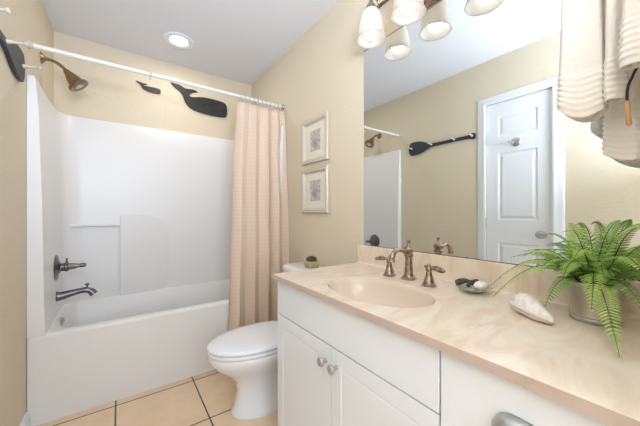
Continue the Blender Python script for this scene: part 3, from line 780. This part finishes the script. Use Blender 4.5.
# ------------------------------------------------------------------ potted fern
px_, py_ = 1.028, .183
t = thing('potted_fern', 'green fern in a brushed tin pot on the right of the vanity', 'plant', (px_, py_, ZT))
bm = bmesh.new(); lathe(bm, [(.0005, .047), (.004, .050), (.010, .0505), (.013, .0485), (.017, .0505), (.021, .049), (.06, .057), (.098, .064), (.101, .067), (.105, .067), (.107, .064), (.100, .061), (.09, .059)], (px_, py_, ZT), (0, 0, 1), 48, True, False)
obj('pot', bm, M['pot'], t, smooth=True)
bm = bmesh.new(); lathe(bm, [(.085, .058), (.092, .055), (.096, .03)], (px_, py_, ZT), (0, 0, 1), 24, True, True); obj('soil', bm, M['soil'], t, smooth=True)
random.seed(11)
XMAX = XR - .012
def frond(base, c1, tip, wmax, mi, roll=0.0, nl=26, c2=None):
    base, c1, tip = Vector(base), Vector(c1), Vector(tip); bm = bmesh.new(); nl = int(nl * .98)
    def P(q):
        if c2 is None: return base * (1 - q) ** 2 + c1 * 2 * q * (1 - q) + tip * q * q
        return base * (1 - q) ** 3 + c1 * 3 * q * (1 - q) ** 2 + Vector(c2) * 3 * q * q * (1 - q) + tip * q ** 3
    pts = [P(i / 20) for i in range(21)]
    tube(bm, pts, lambda q: .0014 - .0009 * q, 5)
    for f in bm.faces: f.material_index = 1
    length = sum((b_ - a_).length for a_, b_ in zip(pts, pts[1:]))
    for i in range(nl):
        q = .10 + .90 * i / (nl - 1); p = P(q); tg = (P(min(1, q + .01)) - P(max(0, q - .01))).normalized()
        up = Vector((0, 0, 1)); sd = tg.cross(up)
        if sd.length < .15: sd = tg.cross(Vector((-1, .3, 0)))
        sd.normalize(); nrm = sd.cross(tg).normalized()
        if roll:
            Rm = Matrix.Rotation(roll, 3, tg); sd = Rm @ sd; nrm = Rm @ nrm
        nn = nl; ll = 1.42 * wmax * (min(1, .45 + q * 2.2)) * (1 - q ** 2.6 * .88)
        wd = max(.0018, length / nl * .31)
        for s in (1, -1):
            dr = (sd * s * .93 + tg * .36 - nrm * (.10 + .1 * random.random())).normalized(); ac = tg
            a0 = p; jit = 1 + .12 * (random.random() - .5)
            m1 = p + dr * ll * .35 * jit; m2 = p + dr * ll * .75 * jit - nrm * ll * .05; e = p + dr * ll * jit - nrm * ll * .14
            vs = [bm.verts.new(v_) for v_ in (a0 - ac * wd * .35, a0 + ac * wd * .35, m1 + ac * wd + nrm * wd * .2, m1 - ac * wd + nrm * wd * .2, m2 + ac * wd * .8, m2 - ac * wd * .8, e)]
            bm.faces.new((vs[0], vs[1], vs[2], vs[3])); bm.faces.new((vs[3], vs[2], vs[4], vs[5])); bm.faces.new((vs[5], vs[4], vs[6]))
    for v_ in bm.verts:
        if v_.co.x > XMAX: v_.co.x = XMAX - .002 * random.random()
        rr_ = math.hypot(v_.co.x - px_, v_.co.y - py_)
        zz = v_.co.z - ZT
        if zz < .006: v_.co.z = ZT + .006
        if zz < .104 and rr_ < .0705 and rr_ > .001 and tip.z < ZT + .09:
            k = .0715 / rr_; v_.co.x = min(XMAX, px_ + (v_.co.x - px_) * k); v_.co.y = py_ + (v_.co.y - py_) * k
    o = obj('frond', bm, None, t, mats=[M['leaf%d' % mi], M['rachis']], smooth=True, ang=180)
    return o
bz_ = ZT + .095
def b0(dx=0, dy=0): return (px_ + dx, py_ + dy, bz_)
F = [  # base offset, control, tip, leaflet length, material
    (b0(-.02, .02), (1.00, .28, 1.06), (.925, .386, .888), .030, 0, 0, 34),
    (b0(-.02, .03), (1.04, .30, 1.075), (.965, .415, .905), .028, 2, 0, 34),
    (b0(.00, .03), (1.04, .26, 1.06), (1.075, .395, .990), .026, 0, 0, 28),
    (b0(-.01, .03), (1.02, .26, 1.06), (1.02, .34, 1.02), .024, 2, 0, 26),
    (b0(-.03, .02), (.965, .235, 1.01), (.925, .262, .884), .026, 1, 0, 24),
    (b0(-.03, .0), (.945, .165, 1.045), (.850, .156, .925), .026, 2, .2, 28),
    (b0(-.03, -.01), (.90, .150, 1.00), (.785, .104, .862), .022, 0, .3, 34),
    (b0(-.01, .0), (1.01, .20, 1.06), (.985, .222, 1.112), .026, 0, .9, 26),
    (b0(.0, .0), (1.05, .19, 1.15), (1.04, .225, 1.105), .022, 1, 0, 22),
    (b0(.0, .0), (1.03, .17, 1.10), (1.045, .140, 1.120), .022, 1, .6, 24),
    (b0(-.02, .0), (.97, .19, 1.09), (.93, .20, 1.03), .024, 2, 0, 22),
    (b0(-.02, -.02), (.94, .13, 1.09), (.88, .085, 1.02), .026, 0, 0, 26),
    (b0(.0, -.02), (1.0, .10, 1.11), (.96, .045, 1.075), .026, 0, .2, 26),
    (b0(.0, -.02), (1.04, .10, 1.08), (1.05, .025, 1.04), .026, 1, 0, 26),
    (b0(-.02, -.02), (.96, .11, 1.05), (.93, .04, .98), .026, 1, 0, 26),
    (b0(.02, .02), (1.07, .24, 1.08), (1.09, .30, 1.04), .022, 1, 0, 22),
    (b0(.01, .0), (1.05, .16, 1.12), (1.035, .085, 1.115), .020, 2, .3, 26),
    (b0(.0, .02), (1.04, .23, 1.11), (1.03, .300, 1.075), .020, 0, .2, 26),
    (b0(-.02, .02), (.99, .25, 1.08), (.955, .320, 1.015), .024, 2, 0, 28),
    (b0(-.02, -.02), (.96, .10, 1.10), (.91, .055, 1.07), .024, 0, 0, 28),
    (b0(-.02, .01), (.96, .21, 1.06), (.90, .215, .985), .026, 0, 0, 24),
    (b0(.01, -.03), (1.05, .08, 1.03), (1.05, .02, .95), .026, 0, 0, 24),
    (b0(-.03, -.02), (.95, .13, 1.02), (.92, .085, .93), .024, 1, 0, 22),
]
for a_ in F: frond(a_[0], a_[1], a_[2], a_[3], a_[4], a_[5], a_[6])
for i in range(20):
    az = random.uniform(.42 * PI, 1.6 * PI); l_ = random.uniform(.06, .13); hz = random.uniform(.05, .12)
    dx, dy = math.cos(az), math.sin(az)
    frond(b0(dx * .02, dy * .02), (px_ + dx * l_ * .5, py_ + dy * l_ * .5, bz_ + hz * 1.2), (min(XMAX - .02, px_ + dx * l_), py_ + dy * l_, bz_ + hz * .6), .022, random.choice((0, 1, 1, 2)), 0, 20)

# ------------------------------------------------------------------ towels on a swing rack by the near wall
ZB = 1.84
t = thing('towel_rack', 'dark swing arm towel rack on the near end wall', 'towel rack', (.93, YN, ZB))
bm = bmesh.new(); box(bm, .84, 1.08, YN + .0008, YN + .010, ZB - .05, ZB + .05); obj('wall_plate', bm, M['bronze'], t, bevel=.003)
RA = [(.955, .27), (.870, .20), (1.058, .20)]
for x, ye in RA:
    bm = bmesh.new(); tube(bm, [(x, YN + .008, ZB), (x, ye, ZB)], .006, 10); lathe(bm, [(0, .009), (.008, .010), (.014, .005)], (x, ye, ZB), (0, 1, 0), 12); obj('arm', bm, M['bronze'], t, smooth=True)
def towel(name, label, x, ya, yb_, zb, th, nfold, seed, hemslope=(0, 0), group='white towels on the rack'):
    """towel folded lengthwise and hung over an arm that runs along Y: a thick folded bundle on each side of the arm"""
    rnd = random.Random(seed)
    th_ = thing(name, label, 'towel', (x, (ya + yb_) / 2, zb), group)
    bm = bmesh.new(); n = 72; rows = []; rr_ = random.Random(seed); ph = [rr_.uniform(0, 6.28) for _ in range(4)]
    NZ = 150
    zs = [zb + (ZB + .018 - zb) * (j / NZ) for j in range(NZ + 1)]
    yc_, hw_ = (ya + yb_) / 2, (yb_ - ya) / 2
    def loop(z, k=1.0, j=0):
        q = (z - zb) / (ZB + .018 - zb)      # 0 bottom
        out = []
        topk = math.sqrt(max(.02, 1 - max(0, (q - .93) / .07) ** 2))
        hem = .0016 * (1 + math.sin((z - zb) * 2 * PI / .014)) if .01 < z - zb < .10 else 0
        for i in range(n):
            a = 2 * PI * i / n; c, s = math.cos(a), math.sin(a)
            yy = math.copysign(abs(s) ** .75, s) * hw_ * (.86 + .24 * (1 - q) ** 2)
            f = 1 + .22 * math.sin(nfold * a + ph[0] + .8 * q) + .08 * math.sin(2 * nfold * a + ph[1] + 2 * q)
            xx = c * th * f * (.75 + .35 * (1 - q)) * topk * k
            zz = z + (hemslope[0] * (yy / hw_) + hemslope[1] * (1 - (yy / hw_) ** 2)) * (1 - q) ** 3
            sc_ = (1 + hem / th)
            out.append((x + xx * sc_, yc_ + yy * k + hem * s, zz))
        return out
    L_ = []
    # inner recess at the bottom so that the folded hem reads as layers
    for k, dz in ((.30, .012), (.42, .010), (.44, .001), (.60, .0), (.62, .010), (.74, .010), (.76, .001), (.93, -.002)):
        L_.append([(a_, b_, c_ + dz) for a_, b_, c_ in loop(zb, k)])
    for z in zs: L_.append(loop(z))
    loft(bm, L_)
    for f in bm.faces:
        f.material_index = 1 if f.calc_center_median().z < zb + .095 else 0
    obj('cloth', bm, None, th_, smooth=True, ang=180, mats=[M['towel'], M['towel_hem']])
towel('towel', 'cream white towel with ribbed hem hanging nearest the closet door reflection, leftmost of the towels', .955, .150, .238, 1.40, .030, 3, 1, (.012, -.022))
towel('towel', 'textured cream white towel at the right edge of the view, hanging highest of the towels', .865, .025, .112, 1.445, .020, 2, 5, (0, 0))
towel('towel', 'narrow cream white folded towel between the leftmost and the highest towel', .930, .113, .147, 1.40, .018, 2, 9, (0, 0))
towel('towel', 'cream white towel hanging lowest and closest to the mirror', 1.058, .095, .168, 1.285, .024, 3, 12, (.01, -.01))
t = thing('bath_brush', 'thin wooden bath brush hanging on a black cord among the towels', 'brush', (.906, .10, 1.33))
bm = bmesh.new(); tube(bm, smoothpts([(.906, .100, 1.60), (.906, .094, 1.47), (.906, .099, 1.443), (.906, .108, 1.415), (.906, .109, 1.385)]), .0026, 8)
obj('cord', bm, M['strap'], t, smooth=True)
bm = bmesh.new(); lathe(bm, [(0, .003), (.006, .0045), (.03, .004), (.05, .005), (.055, .003)], (.906, .109, 1.386), (0, -.06, -1), 12)
obj('handle', bm, mat('brush_wood', (196, 150, 104), .5), t, smooth=True)
